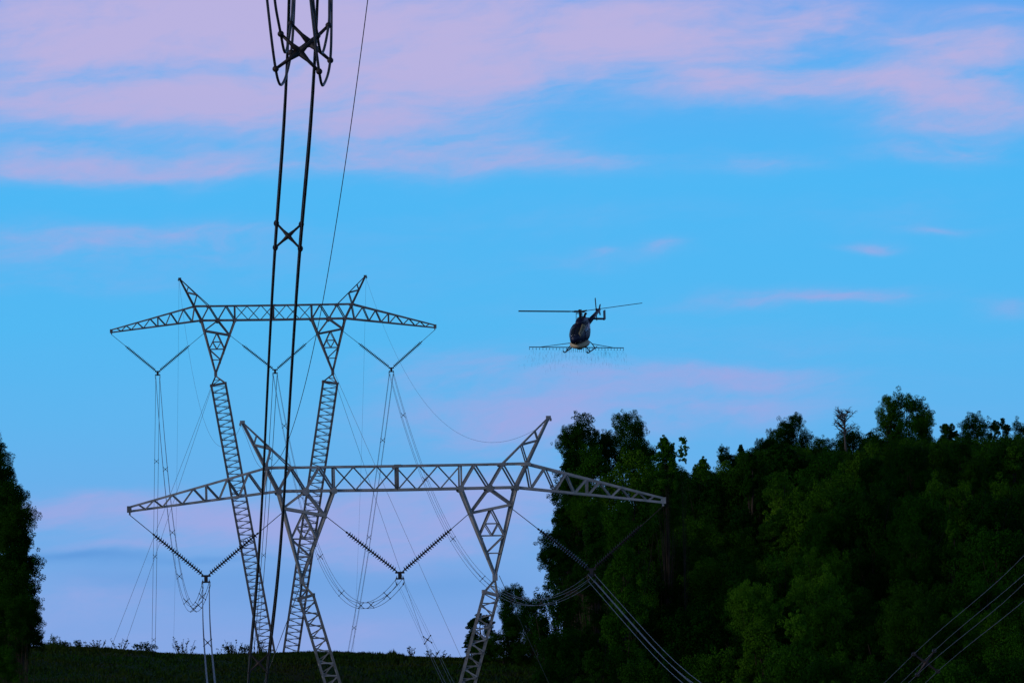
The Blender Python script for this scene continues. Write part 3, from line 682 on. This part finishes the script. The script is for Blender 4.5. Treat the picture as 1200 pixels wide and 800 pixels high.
WALL = 'tall trees at the left end of the right hand wood'
SKY = 'trees making the skyline of the right hand wood'
BODY = 'trees filling the slope of the right hand wood'
for a in (
    (653, 704, 483, 705, 'column', 1, 'leaf_dark', 'tall dark tree with a flat lobed top at the left end of the right wood', WALL),
    (644, 692, 528, 692, 'column', 2, 'leaf_dark', 'dark column of foliage directly under the flat lobed top at the wood end', WALL),
    (636, 684, 584, 678, 'column', 3, 'leaf_dark', 'ivy clad dark tree whose edge is crossed by the right insulator rod', WALL),
    (627, 676, 612, 662, 'round', 10, 'leaf_dark', 'dark tree bulging farthest left at the wood end', WALL),
    (620, 676, 672, 652, 'column', 1, 'leaf_dark', 'low dark foliage where the wood meets the small trees behind the mast', WALL),
    (622, 690, 735, 640, 'round', 12, 'leaf_dark', 'low dark bush like tree in the bottom corner of the wood end', WALL),
    (652, 690, 495, 704, 'round', 12, 'leaf_dark', 'dark upper left corner crown of the right hand wood', WALL),
    (664, 712, 560, 676, 'round', 10, 'leaf', 'mid green crown seen through the lattice of the right pylon arm', WALL),
    (700, 752, 585, 668, 'round', 13, 'leaf', 'mid green crown below the outer part of the right pylon arm', WALL),
    (684, 728, 503, 708, 'round', 14, 'leaf_dark', 'dark crown closing the dip between the two tallest trees at the wood end', WALL),
    (720, 775, 515, 705, 'round', 12, 'leaf_dark', 'dark crown just below the second tall tree at the wood end', WALL),
    (650, 690, 555, 684, 'round', 14, 'leaf_dark', 'dark crown directly under the right pylon arm near its root', WALL),
    (708, 762, 480, 715, 'round', 13, 'leaf_dark', 'dark lobed treetop second on the skyline from the left end of the wood', WALL),
    (696, 722, 508, 722, 'open', 5, 'leaf_dark', 'thin gappy treetop between the two tall dark trees at the wood end', WALL),
    (668, 722, 520, 690, 'column', 8, 'leaf', 'mid green leafy tree behind the pylon arm at the wood end', WALL),
    (700, 770, 526, 680, 'column', 1, 'leaf', 'broad green tree directly above the right arm of the pylon', WALL),
    (672, 720, 600, 655, 'column', 3, 'leaf_dark', 'dark tree behind the right insulators of the nearer pylon', WALL),
    (700, 760, 640, 645, 'column', 2, 'leaf', 'green tree right of the right insulators of the nearer pylon', WALL),
    (762, 797, 510, 684, 'spire', 9, 'leaf_light', 'light green sparse tree right of the tall dark pair on the skyline', SKY),
    (790, 808, 511, 682, 'open', 7, 'leaf_light', 'lone light green sprig of a tree standing out of the skyline', SKY),
    (745, 810, 537, 696, 'round', 12, 'leaf', 'mid green tree below the light green sprig', SKY),
    (806, 838, 535, 790, 'spire', 9, 'leaf', 'small pointed tree in the dip of the skyline', SKY),
    (838, 858, 520, 800, 'round', 10, 'leaf_dark', 'small dark tree right of the dip of the skyline', SKY),
    (855, 882, 521, 805, 'spire', 11, 'leaf_dark', 'dark twin pointed tree left of the rounded dark crown', SKY),
    (878, 912, 511, 815, 'round', 12, 'leaf_dark', 'dark tree shouldering the rounded dark crown on the skyline', SKY),
    (908, 950, 483, 820, 'round', 13, 'leaf_dark', 'compact rounded dark crown on the skyline left of the bare topped tree', SKY),
    (893, 926, 497, 818, 'round', 10, 'leaf_dark', 'dark crown tucked against the rounded crown on the skyline', SKY),
    (938, 985, 510, 830, 'round', 13, 'leaf_dark', 'low dark canopy between the rounded crown and the bare topped tree', SKY),
    (970, 1016, 500, 830, 'round', 12, 'leaf_dark', 'dark leafy base of the skyline below the bare topped tree', SKY),
    (1030, 1092, 453, 835, 'round', 10, 'leaf', 'large rounded tree standing highest above the skyline on the right', SKY),
    (1026, 1056, 462, 834, 'round', 13, 'leaf', 'left shoulder crown of the large rounded skyline tree', SKY),
    (1070, 1098, 480, 834, 'round', 12, 'leaf', 'right shoulder crown of the large rounded skyline tree', SKY),
    (1000, 1042, 506, 840, 'open', 5, 'leaf_dark', 'low gappy canopy left of the large rounded skyline tree', SKY),
    (1092, 1130, 496, 845, 'open', 6, 'leaf_dark', 'gappy dark canopy just right of the large rounded skyline tree', SKY),
    (1120, 1166, 482, 845, 'round', 14, 'leaf_dark', 'broad dark treetop near the right end of the skyline', SKY),
    (1156, 1186, 490, 850, 'open', 5, 'leaf_dark', 'open dark treetop second from the right edge of the skyline', SKY),
    (1178, 1222, 488, 850, 'round', 10, 'leaf_dark', 'dark treetop cut by the right edge of the photo', SKY)):
    tree_span(*a)
# bare topped tree
def bare_tree(px, top, D, label, seed, name='bare_tree'):
    v = P(px, top, D); g0 = ground_z(v.x, D); H = v.z - g0; r = random.Random(seed)
    e = empty(name, (v.x, D, g0)); tag(e, label, 'tree')
    t = MB(); t.tube([(0, 0, -.4), (.1, 0, H * .4), (-.1, .1, H * .75), (.1, 0, H)], [.3, .2, .07, .02], 7); t.build('trunk', M['dead_bark'], e, True)
    for i in range(26):
        a = r.uniform(0, 6.28); z = H * (.70 + .27 * i / 26); L_ = H * .17 * r.uniform(.5, 1.0) * (1.3 - .5 * i / 26); m = MB()
        p = Vector((0, 0, z)); d = Vector((math.cos(a), math.sin(a), r.uniform(.2, .9))); e1 = p + d * L_ * .5; e2 = e1 + Vector((d.x * .6, d.y * .6, r.uniform(.0, .6))) * L_ * .6
        m.tube([p, e1, e2], [.07, .045, .015], 5)
        for _ in range(11):
            b = e1.lerp(e2, r.uniform(-.6, 1)); q = b + Vector((r.uniform(-1, 1), r.uniform(-1, 1), r.uniform(-.1, 1))) * .55; m.tube([b, b.lerp(q, .5) + Vector((0, 0, .08)), q], [.028, .02, .01], 4, False)
        m.build('branch', M['dead_bark'], e)
bare_tree(990, 481, 825, 'mostly bare twiggy treetop on the skyline left of the large rounded tree', 3)
# tree group left of the wood behind the pylon mast
for a in (
    (578, 622, 683, 790, 'round', 12, 'leaf_dark', 'round dark tree behind the right mast of the nearer pylon', None),
    (604, 640, 700, 770, 'round', 13, 'leaf_dark', 'dark tree filling the gap between the round tree and the wood', None),
    (543, 584, 718, 788, 'open', 5, 'leaf_dark', 'small dark tree leaning out left of the pylon mast on the crest', None),
    (538, 566, 748, 785, 'open', 6, 'leaf_dark', 'lowest small dark tree at the crest left of the pylon mast', None),
    (584, 632, 712, 775, 'round', 14, 'leaf_dark', 'dark mid height crown below the round tree behind the mast', None),
    (600, 650, 740, 765, 'round', 13, 'leaf_dark', 'low dark crown joining the small trees to the wood', None),
    (545, 590, 745, 776, 'round', 12, 'leaf_dark', 'low dark bushy tree crossed by the right mast of the nearer pylon', None),
    (560, 620, 735, 770, 'round', 10, 'leaf_dark', 'low dark tree at the foot of the round one behind the mast', None)):
    tree_span(*a)
# body of the wood
r = random.Random(5)
body = []
lobes = ['round', 'round', 'column', 'round', 'spire', 'round']
SEEDS = {'round': [10, 12, 13, 14], 'column': [1, 2, 3], 'spire': [9, 11]}
def skyl(px): return float(np.interp(px, [630, 655, 704, 712, 760, 810, 850, 890, 940, 1000, 1040, 1080, 1110, 1230], [560, 505, 505, 520, 515, 545, 538, 515, 512, 515, 500, 500, 506, 500]))
SHAPE = {'round': 'rounded', 'column': 'tall narrow', 'spire': 'tapering'}
TONE = {'leaf': 'mid green', 'leaf_dark': 'dark green', 'leaf_light': 'light green'}
D = 858.0; row = 0
while D > 572:
    px = (650 if D > 800 else 672) + (18 if row % 2 else 0)
    while px < 1235:
        dd = D + r.uniform(-4, 4); q_ = px + r.uniform(-10, 10)
        v = P(q_, 600, dd); g0 = ground_z(v.x, dd); cap = P(q_, skyl(q_) + r.uniform(4, 16), dd).z - g0
        hgt = min(r.uniform(9.5, 14.5), cap); kind = r.choice(lobes)
        # a paler and a redder patch of young growth in the middle of the slope
        fy = 800 - FPX * (g0 + hgt) / dd
        pool = ['leaf', 'leaf', 'leaf_light', 'leaf', 'leaf_dark'] if 800 < q_ < 990 and fy > 540 and q_ > 830 else ['leaf', 'leaf_dark', 'leaf_dark']
        if hgt > 4.0 and (q_ > 700 or hgt < cap):
            mk = r.choice(pool); w = {'round': 6.2, 'column': 4.4, 'spire': 4.4}[kind] * r.uniform(.85, 1.3)
            if hgt < 8 and kind != 'round': kind = 'round'
            if q_ - w / 2 * FPX / dd > 640:
                e = tree(kind, r.choice(SEEDS[kind]), mk, Vector((v.x, dd, g0 - .2)), hgt, f'{SHAPE[kind]} {TONE[mk]} tree among many packed on the slope of the right hand wood', BODY + ', ' + SHAPE[kind] + ' ' + TONE[mk], width=w)
        px += r.uniform(40, 56)
    D -= 13.5; row += 1
# left edge of the photo
LE = 'trees at the left edge of the photo'
for a in (
    (-52, 11, 494, 566, 'round', 12, 'leaf_dark', 'tallest dark tree, cut by the left edge of the photo', LE),
    (-34, 17, 514, 565, 'round', 14, 'leaf_dark', 'dark crown filling the notch below the tallest tree on the left edge', LE),
    (-40, 25, 534, 563, 'round', 10, 'leaf_dark', 'dark tree stepping down just right of the tallest one on the left edge', LE),
    (-24, 38, 562, 560, 'round', 13, 'leaf_dark', 'dark rounded tree third down the slope of the left edge foliage', LE),
    (-14, 47, 588, 558, 'round', 12, 'leaf_dark', 'dark tree with a ragged rounded right side on the left edge', LE),
    (0, 49, 622, 557, 'column', 2, 'leaf_dark', 'slender dark tree with twigs reaching farthest right at the left edge', LE),
    (-25, 48, 650, 556, 'round', 13, 'leaf_dark', 'dark tree half way down the left edge foliage', LE),
    (6, 54, 690, 552, 'round', 10, 'leaf_dark', 'dark low crown touching the crest beside the left edge', LE),
    (-30, 30, 545, 570, 'round', 13, 'leaf_dark', 'dark crown filling the upper inside of the left edge trees', LE),
    (-30, 40, 610, 568, 'round', 10, 'leaf_dark', 'dark crown filling the middle of the left edge trees', LE),
    (-25, 46, 670, 560, 'round', 14, 'leaf_dark', 'dark crown filling the lower part of the left edge trees', LE),
    (-30, 34, 700, 550, 'round', 12, 'leaf_dark', 'dark crown in the bottom left corner behind the paler bush', LE),
    (-40, 26, 752, 535, 'round', 12, 'leaf', 'paler green bush in the bottom left corner', LE)):
    tree_span(*a)

# ------------------------------------------------------------------ crest plants
def weed(px, top, D, label, seed, spread=.5):
    r_ = random.Random(seed); v = P(px, top + 3, D); g0 = ground_z(v.x, D) - .1; H = v.z - g0
    e = empty('weed_stalk', (v.x, D, g0)); tag(e, label, 'weed', 'tall weeds on the crest')
    s = MB(); lf = MB()
    for i in range(7):
        x = r_.uniform(-spread, spread); y = r_.uniform(-.4, .4); h_ = H * r_.uniform(.55, 1); tip = Vector((x * 1.5, y, h_))
        s.tube([(x * .4, y, 0), (x * .9, y, h_ * .5), tip], [.035, .026, .012], 4, False)
        for _ in range(14):
            t = r_.uniform(.35, 1); p = Vector((x * (.4 + 1.1 * t), y, h_ * t)); a = r_.uniform(0, 6.28); d = Vector((math.cos(a), math.sin(a), r_.uniform(-.2, .8))) * r_.uniform(.15, .32)
            sd_ = d.cross(Vector((0, 0, 1))).normalized() * .09
            lf.add([p, p + d * .5 + sd_, p + d, p + d * .5 - sd_], [(0, 1, 2, 3)])
    s.build('stem', M['bark'], e); lf.build('foliage', M['leaf_dark'], e)
for i, (px, top, lab) in enumerate(((116, 744, 'tall weed left of the guy wire ends'), (140, 742, 'weed standing between the two left guy wires on the crest'), (212, 741, 'twiggy weed left of the hanging cable bundle'), (218, 747, 'short weed beside the twiggy one on the crest'),
        (274, 744, 'spiky weed right of the hanging cable bundle on the crest'), (300, 742, 'weed behind the black cable bundle on the crest'), (482, 750, 'thin tall weed at the middle of the crest'), (505, 757, 'bushy weed behind the middle cable bundle on the crest'), (453, 762, 'short weed between the masts and the middle bundle'), (518, 760, 'short pale weed left of the small dark trees'))):
    weed(px, top, 800, lab, i + 1, .35 if 'thin' in lab else .7)
for i, (px, top, w, lab) in enumerate(((62, 742, 1.0, 'low shrub on the crest against the left trees'), (76, 750, 1.1, 'second low shrub from the left trees on the crest'), (92, 749, 1.1, 'rounded low shrub on the crest, third from the left trees'), (108, 753, 1.2, 'flat low shrub left of the left guy wire ends'),
        (165, 751, 1.3, 'low bushy shrub right of the left guy wire ends'), (178, 754, 1.0, 'small shrub at the foot of the far left cable'), (267, 752, 1.2, 'green shrub right of the hanging cable bundle'), (287, 754, 1.0, 'small green shrub left of the black cable bundle'), (50, 751, 1.0, 'dark shrub hard against the left trees'), (430, 762, 1.1, 'flat tuft of shrub right of the masts'))):
    D = 801; v = P(px, top, D); g0 = ground_z(v.x, D) - .1
    tree('bush', 30 + i % 3, 'leaf_dark', Vector((v.x, D, g0)), max(v.z - g0, .5), lab, 'low shrubs along the crest', 'shrub', width=w * 1.7, cat='shrub', n=900, leaf=.22)

# grass and ground cover on the hill
def grass():
    n = 130000; r_ = RNG
    x = r_.uniform(-62, 16, n); y = np.where(r_.uniform(size=n) < .35, r_.uniform(788, 812, n), r_.uniform(655, 800, n))
    z = np.array([ground_z(a, b) for a, b in zip(x, y)]); clump = np.sin(x * 1.1 + np.sin(x * .37) * 3) * np.sin(y * .31 + x * .2) * .5 + .5
    scrub = np.clip(np.sin(x * .9 + 1.3) + np.sin(x * .37) + np.sin(x * 2.3) * .6 + np.sin(x * 5.1) * .4 - .6, 0, 2) * (y > 788) * r_.uniform(0, 1, n) ** 3
    h_ = scrub * .35 + r_.uniform(.10, .34, n) * (.5 + clump); a = r_.uniform(0, 6.28, n); w = r_.uniform(.05, .12, n)
    V = np.empty((n, 3, 3)); V[:, 0] = np.c_[x - np.cos(a) * w, y - np.sin(a) * w, z - .05]; V[:, 1] = np.c_[x + np.cos(a) * w, y + np.sin(a) * w, z - .05]
    V[:, 2] = np.c_[x + r_.normal(size=n) * .12, y + r_.normal(size=n) * .12, z + h_]
    me = bpy.data.meshes.new('grass'); me.vertices.add(n * 3); me.vertices.foreach_set('co', V.reshape(-1)); me.loops.add(n * 3); me.loops.foreach_set('vertex_index', np.arange(n * 3, dtype=np.int32))
    me.polygons.add(n); me.polygons.foreach_set('loop_start', np.arange(0, n * 3, 3, dtype=np.int32)); me.polygons.foreach_set('loop_total', np.full(n, 3, dtype=np.int32))
    m = leaf_mat('rough_grass', (0.006, 0.044, 0.003), (0.026, 0.036, 0.005), .06); me.materials.append(m); me.update(calc_edges=True)
    tag(link(bpy.data.objects.new('grass', me)), 'rough dark grass and reddish weeds covering the hill up to its crest', 'grass', None, 'stuff')
grass()

# ------------------------------------------------------------------ helicopter
M['navy'] = mat('navy_paint', (0.008, 0.011, 0.034), 0.42, 0, 0.3, (2.5, (0.014, 0.02, 0.06), .4, .7))
M['gold'] = mat('gold_stripe_paint', (0.42, 0.34, 0.18), 0.4, 0, 0.4, (6, (0.30, 0.25, 0.14), .4, .7))
M['tank'] = mat('tan_tank_fibreglass', (0.58, 0.47, 0.28), 0.45, 0, 0.4, (3, (0.45, 0.40, 0.27), .45, .7))
M['glass'] = mat('dark_canopy_glass', (0.015, 0.02, 0.03), 0.06, 0, 0.6)
M['black'] = mat('matt_black_metal', (0.02, 0.02, 0.022), 0.5, 0.2, 0.4)
M['blade'] = mat('rotor_blade_paint', (0.03, 0.03, 0.032), 0.45, 0, 0.4)
M['boomtube'] = mat('spray_boom_tube', (0.10, 0.11, 0.12), 0.45, .4, .4)
def helicopter():
    c = P(680, 388, 627)
    root = empty('helicopter', c)
    tag(root, 'dark navy spray helicopter hovering with its tail raised and long spray booms', 'helicopter')
    yaw = math.radians(-90 - 17); pitch = math.radians(13); roll = math.radians(-3)
    root.rotation_euler = (Matrix.Rotation(yaw, 3, 'Z') @ Matrix.Rotation(pitch, 3, 'Y') @ Matrix.Rotation(roll, 3, 'X')).to_euler()
    # lofted cabin: x forward; rows (x, half width, z bottom, z top, squareness)
    rows = [(2.05, .05, -.42, -.30, 2), (1.95, .24, -.62, -.08, 2), (1.70, .42, -.78, .14, 2.1), (1.3, .56, -.88, .42, 2.3), (.8, .66, -.93, .62, 2.5), (.2, .70, -.94, .72, 2.8), (-.5, .69, -.92, .73, 2.8), (-1.0, .60, -.82, .70, 2.6), (-1.5, .44, -.55, .62, 2.4), (-2.0, .28, -.16, .50, 2.2), (-2.35, .20, .04, .42, 2)]
    def ring(row, n=28, grow=0.0):
        x, hw, zb, zt, e = row; zc = (zb + zt) / 2; hz = (zt - zb) / 2; out = []
        for j in range(n):
            a = 2 * math.pi * j / n; ca, sa = math.cos(a), math.sin(a)
            out.append((x, (hw + grow) * math.copysign(abs(ca) ** (2 / e), ca), zc + (hz + grow) * math.copysign(abs(sa) ** (2 / e), sa)))
        return out
    def interp(x):
        xs = [r_[0] for r_ in rows][::-1]; return (x,) + tuple(float(np.interp(x, xs, [r_[i] for r_ in rows][::-1])) for i in range(1, 5))
    b = MB(); n = 28; xs = np.linspace(2.05, -2.35, 34)
    for x in xs: b.v += ring(interp(x), n)
    b.f = [(i * n + j, (i + 1) * n + j, (i + 1) * n + (j + 1) % n, i * n + (j + 1) % n) for i in range(len(xs) - 1) for j in range(n)] + [tuple(range(n)), tuple((len(xs) - 1) * n + j for j in range(n))[::-1]]
    body = b.build('fuselage', M['navy'], root, True)
    def patch(name, m, x0, x1, a0, a1, grow, nxx=8, na=8, par=root):
        """a curved panel lying proud of the cabin skin between two stations and two angles (degrees, 0 = left side, 90 = roof)"""
        p = MB(); N_ = 8
        for i in range(nxx + 1):
            x = x0 + (x1 - x0) * i / nxx; row = interp(x); _, hw, zb, zt, e = row; zc = (zb + zt) / 2; hz = (zt - zb) / 2
            for j in range(na + 1):
                aa0 = a0[0] + (a0[1] - a0[0]) * i / nxx if isinstance(a0, tuple) else a0
                aa1 = a1[0] + (a1[1] - a1[0]) * i / nxx if isinstance(a1, tuple) else a1
                a = math.radians(aa0 + (aa1 - aa0) * j / na); ca, sa = math.cos(a), math.sin(a)
                p.v.append((x, (hw + grow) * math.copysign(abs(ca) ** (2 / e), ca), zc + (hz + grow) * math.copysign(abs(sa) ** (2 / e), sa)))
        w = na + 1; p.f = [(i * w + j, (i + 1) * w + j, (i + 1) * w + j + 1, i * w + j + 1) for i in range(nxx) for j in range(na)]
        o = p.build(name, m, par, True); sol = o.modifiers.new('thick', 'SOLIDIFY'); sol.thickness = .012; sol.offset = 0; return o
    patch('windscreen', M['glass'], 1.88, .95, (56, 60), (86, 84), .012)
    patch('windscreen', M['glass'], 1.88, .95, (94, 96), (150, 158), .012)
    patch('chin_window', M['glass'], 1.92, 1.45, -62, -22, .012); patch('chin_window', M['glass'], 1.92, 1.45, 202, 242, .012)
    for sgn in (0, 1):
        for x0, x1 in ((.78, .08), (-.02, -.68)):
            a0, a1 = (8, 46) if sgn == 0 else (134, 172)
            dr = patch('door', M['navy'], x0 + .04, x1 - .04, *((-48, 52) if sgn == 0 else (128, 228)), .008)
            patch('door_window', M['glass'], x0, x1, a0, a1, .02, par=dr)
    # gold stripe with its worn, unreadable lettering
    st = patch('stripe', M['gold'], 1.62, .35, (14, 40), (50, 74), .035)
    for i in range(6):
        x = 1.50 - i * .17; q0 = 20 + i * 3; patch('lettering', M['navy'], x, x - (.05 if i % 2 else .08), (q0 + 3, q0 + 4), (q0 + 21, q0 + 22), .048, 1, 2, st)
    patch('stripe', M['gold'], 1.35, .35, (158, 146), (184, 172), .03)
    # spray tank slung under the cabin
    t = MB(); t.ball((.25, 0, -.98), 1, 20, 12, (1.25, .80, .40)); tk = t.build('spray_tank', M['tank'], root, True)
    t = MB(); t.tube([(.3, 0, -1.36), (.3, 0, -1.45)], .22, 12); t.build('sump', M['black'], tk, True)
    # engine cowling, exhausts, mast
    t = MB(); rr = [(.55, .12, .62, .80), (.35, .30, .55, 1.02), (-.2, .36, .5, 1.14), (-.9, .34, .45, 1.10), (-1.5, .28, .35, .92), (-2.1, .15, .3, .62)]
    for x, hw, zb, zt in rr: t.v += ring((x, hw, zb, zt, 2.6), 16)
    t.f = [(i * 16 + j, (i + 1) * 16 + j, (i + 1) * 16 + (j + 1) % 16, i * 16 + (j + 1) % 16) for i in range(len(rr) - 1) for j in range(16)] + [tuple(range(16)), tuple((len(rr) - 1) * 16 + j for j in range(16))[::-1]]
    cow = t.build('engine_cowling', M['navy'], root, True)
    for y in (-1, 1):
        t = MB(); t.tube([(-.75, y * .15, 1.0), (-.85, y * .2, 1.22), (-1.0, y * .26, 1.34)], .1, 8); t.build('exhaust', M['black'], cow, True)
    MX, MZ = .05, 1.66
    t = MB(); t.tube([(MX, 0, .95), (MX, 0, MZ + .08)], .055, 10); t.tube([(MX, 0, 1.0), (MX, 0, 1.15)], .2, 10); t.build('rotor_mast', M['black'], root, True)
    t = MB()
    for y in (-.34, .34): t.tube([(MX + .12, y * .8, 1.0), (MX + .1, y * .75, MZ - .12)], .026, 6)
    t.tube([(MX + .1, -.28, MZ - .14), (MX + .1, .28, MZ - .14)], .04, 6); t.build('control_link', M['black'], root)
    hub = MB(); hub.box((MX, 0, MZ), (.24, .9, .13)); hub.ball((MX, 0, MZ + .08), .11); hb = hub.build('rotor_hub', M['black'], root)
    # blades, laid out in the world's left right direction
    inv = root.rotation_euler.to_matrix().inverted()
    hubw = Vector((MX, 0, MZ))
    for tgt, flip in (((607.5, 364.5), 1), ((752, 355), -1)):
        e = P(tgt[0], tgt[1], 627 + (0 if flip == 1 else 2.0)) - c
        d = (inv @ e) - hubw; ln = 5.1; d = d.normalized() * (d.length)
        u = d.normalized(); up = (inv @ Vector((0, 0, 1))); side = up.cross(u).normalized(); up = u.cross(side)
        up2 = (up * math.cos(.38 if flip == 1 else .1) + side * math.sin(.38 if flip == 1 else -.1)); sd2 = up2.cross(u) * 1
        bl = MB(); prof = [(-.17, 0), (-.10, .026), (.0, .022), (.17, .0), (.0, -.018), (-.10, -.022)]
        for tt, cs_ in ((.10, .55), (.17, 1), (.55, 1), (.97, 1), (1.0, .9)):
            p = hubw + u * d.length * tt
            for a, z in prof: bl.v.append(tuple(p + sd2 * a * cs_ + up2 * z))
        bl.f = [(i * 6 + j, (i + 1) * 6 + j, (i + 1) * 6 + (j + 1) % 6, i * 6 + (j + 1) % 6) for i in range(4) for j in range(6)] + [tuple(range(6)), tuple(24 + j for j in range(6))[::-1]]
        bo = bl.build('rotor_blade', M['blade'], root)
        g_ = MB(); g_.tube([hubw + u * .2, hubw + u * d.length * .12], .06, 6); g_.build('blade_grip', M['black'], bo)
    # tail
    t = MB(); TE = Vector((-5.9, 0, .70)); t.tube([(-2.2, 0, .24), (-4.0, 0, .46), TE], [.24, .18, .12], 14); t.build('tail_boom', M['navy'], root, True)
    t = MB(); prof = [(-5.5, .60), (-6.1, 1.10), (-6.3, 1.10), (-6.0, .66), (-6.2, .22), (-6.05, .20), (-5.7, .58)]
    t.v = [(x, -.03, z) for x, z in prof] + [(x, .03, z) for x, z in prof]; k_ = len(prof)
    t.f = [tuple(range(k_)), tuple(range(k_, 2 * k_))[::-1]] + [(j, j + k_, (j + 1) % k_ + k_, (j + 1) % k_) for j in range(k_)]; t.build('vertical_fin', M['navy'], root)
    t = MB(); t.box((-3.7, 0, .36), (.42, 2.05, .10)); hs = t.build('horizontal_stabiliser', M['navy'], root)
    for y in (-1, 1): t = MB(); t.box((-3.8, y * 1.03, .66), (.48, .07, .80)); t.build('end_plate', M['navy'], hs)
    t = MB(); t.tube([(-5.85, 0, .74), (-5.85, -.25, .74)], .06, 8); t.tube([(-5.85, -.2, .74), (-5.85, -.3, .74)], .1, 8); tr = t.build('tail_rotor_hub', M['black'], root)
    for a in (1, -1): t = MB(); t.box((-5.85 + a * .06, -.27, .74 + a * .50), (.14, .05, .96), Matrix.Rotation(math.radians(11), 3, 'Y')); t.build('tail_rotor_blade', M['blade'], tr)
    # skids
    for y in (-1, 1):
        t = MB(); t.tube([(1.75, y * 1.0, -1.35), (1.55, y * 1.0, -1.50), (1.25, y * 1.0, -1.55), (-1.3, y * 1.0, -1.55)], .05, 8); t.build('skid_tube', M['black'], root, True)
    for x in (.85, -.75):
        t = MB(); t.tube([(x, -1.0, -1.53), (x, -.78, -1.2), (x, -.45, -.9), (x, .45, -.9), (x, .78, -1.2), (x, 1.0, -1.53)], .04, 8); t.build('cross_tube', M['black'], root, True)
    # spray booms lie level across the ship
    c2 = inv @ (P(678, 407, 627) - c); e_l = inv @ (P(620, 406.5, 627) - c); e_r = inv @ (P(731, 407.5, 627) - c)
    upl = inv @ Vector((0, 0, 1)); fw = inv @ Vector((0, -1, 0))
    for e, a_top in ((e_l, inv @ (P(668, 402, 627.3) - c)), (e_r, inv @ (P(694, 403, 627.3) - c))):
        bm_ = MB(); bm_.tube([c2, e], .038, 6); bo = bm_.build('spray_boom', M['boomtube'], root)
        mid = c2.lerp(e, .8); q_ = MB(); q_.tube([a_top, mid, e], .024, 5); q_.tube([a_top + fw * .5, mid], .018, 5); q_.build('boom_stay', M['boomtube'], root)
        for i in range(1, 15):
            p = c2.lerp(e, .04 + i * .068); z = MB(); z.tube([p, p - upl * .16], .016, 5); z.tube([p - upl * .14, p - upl * .22], .03, 5); z.build('nozzle', M['black'], bo)
    t = MB()
    for i in range(12):
        p = c2 + (e_l - c2).normalized() * (-.95 + i * .17) * -1; t.tube([p, p - upl * .40], .013, 4)
    t.build('drop_hose', M['black'], root)
    # falling spray
    m = bpy.data.materials.new('spray_droplets'); m.use_nodes = True; bs = m.node_tree.nodes['Principled BSDF']
    bs.inputs['Base Color'].default_value = (.30, .36, .42, 1); bs.inputs['Roughness'].default_value = .5; bs.inputs['Alpha'].default_value = .14
    sp = MB(); r_ = random.Random(11)
    bs.inputs['Alpha'].default_value = .2
    w_l, w_r = P(621, 409, 627) - c, P(730, 410, 627) - c
    for i in range(430):
        t_ = r_.random(); 
        if r_.random() < .35: t_ = round(t_ * 26) / 26 + r_.gauss(0, .002)
        p = w_l.lerp(w_r, t_); fall = abs(r_.gauss(0, .7)); side = (t_ - .5) * 2
        q0 = p + Vector((side * abs(side) ** 3 * fall * .8 + r_.gauss(0, .03), r_.gauss(0, .5) , -fall)); ln = r_.uniform(.08, .45)
        sp.tube([q0, q0 + Vector((side * .12 * ln + .03 * r_.gauss(0, 1), r_.uniform(-.05, .05), -ln))], [r_.uniform(.006, .016), .003], 4, False)
    o = sp.build('spray_mist', m); o.location = c; tag(o, 'thin streaks of spray falling from the helicopter booms', 'spray', None, 'stuff')
helicopter()
print('objects', len(bpy.data.objects))
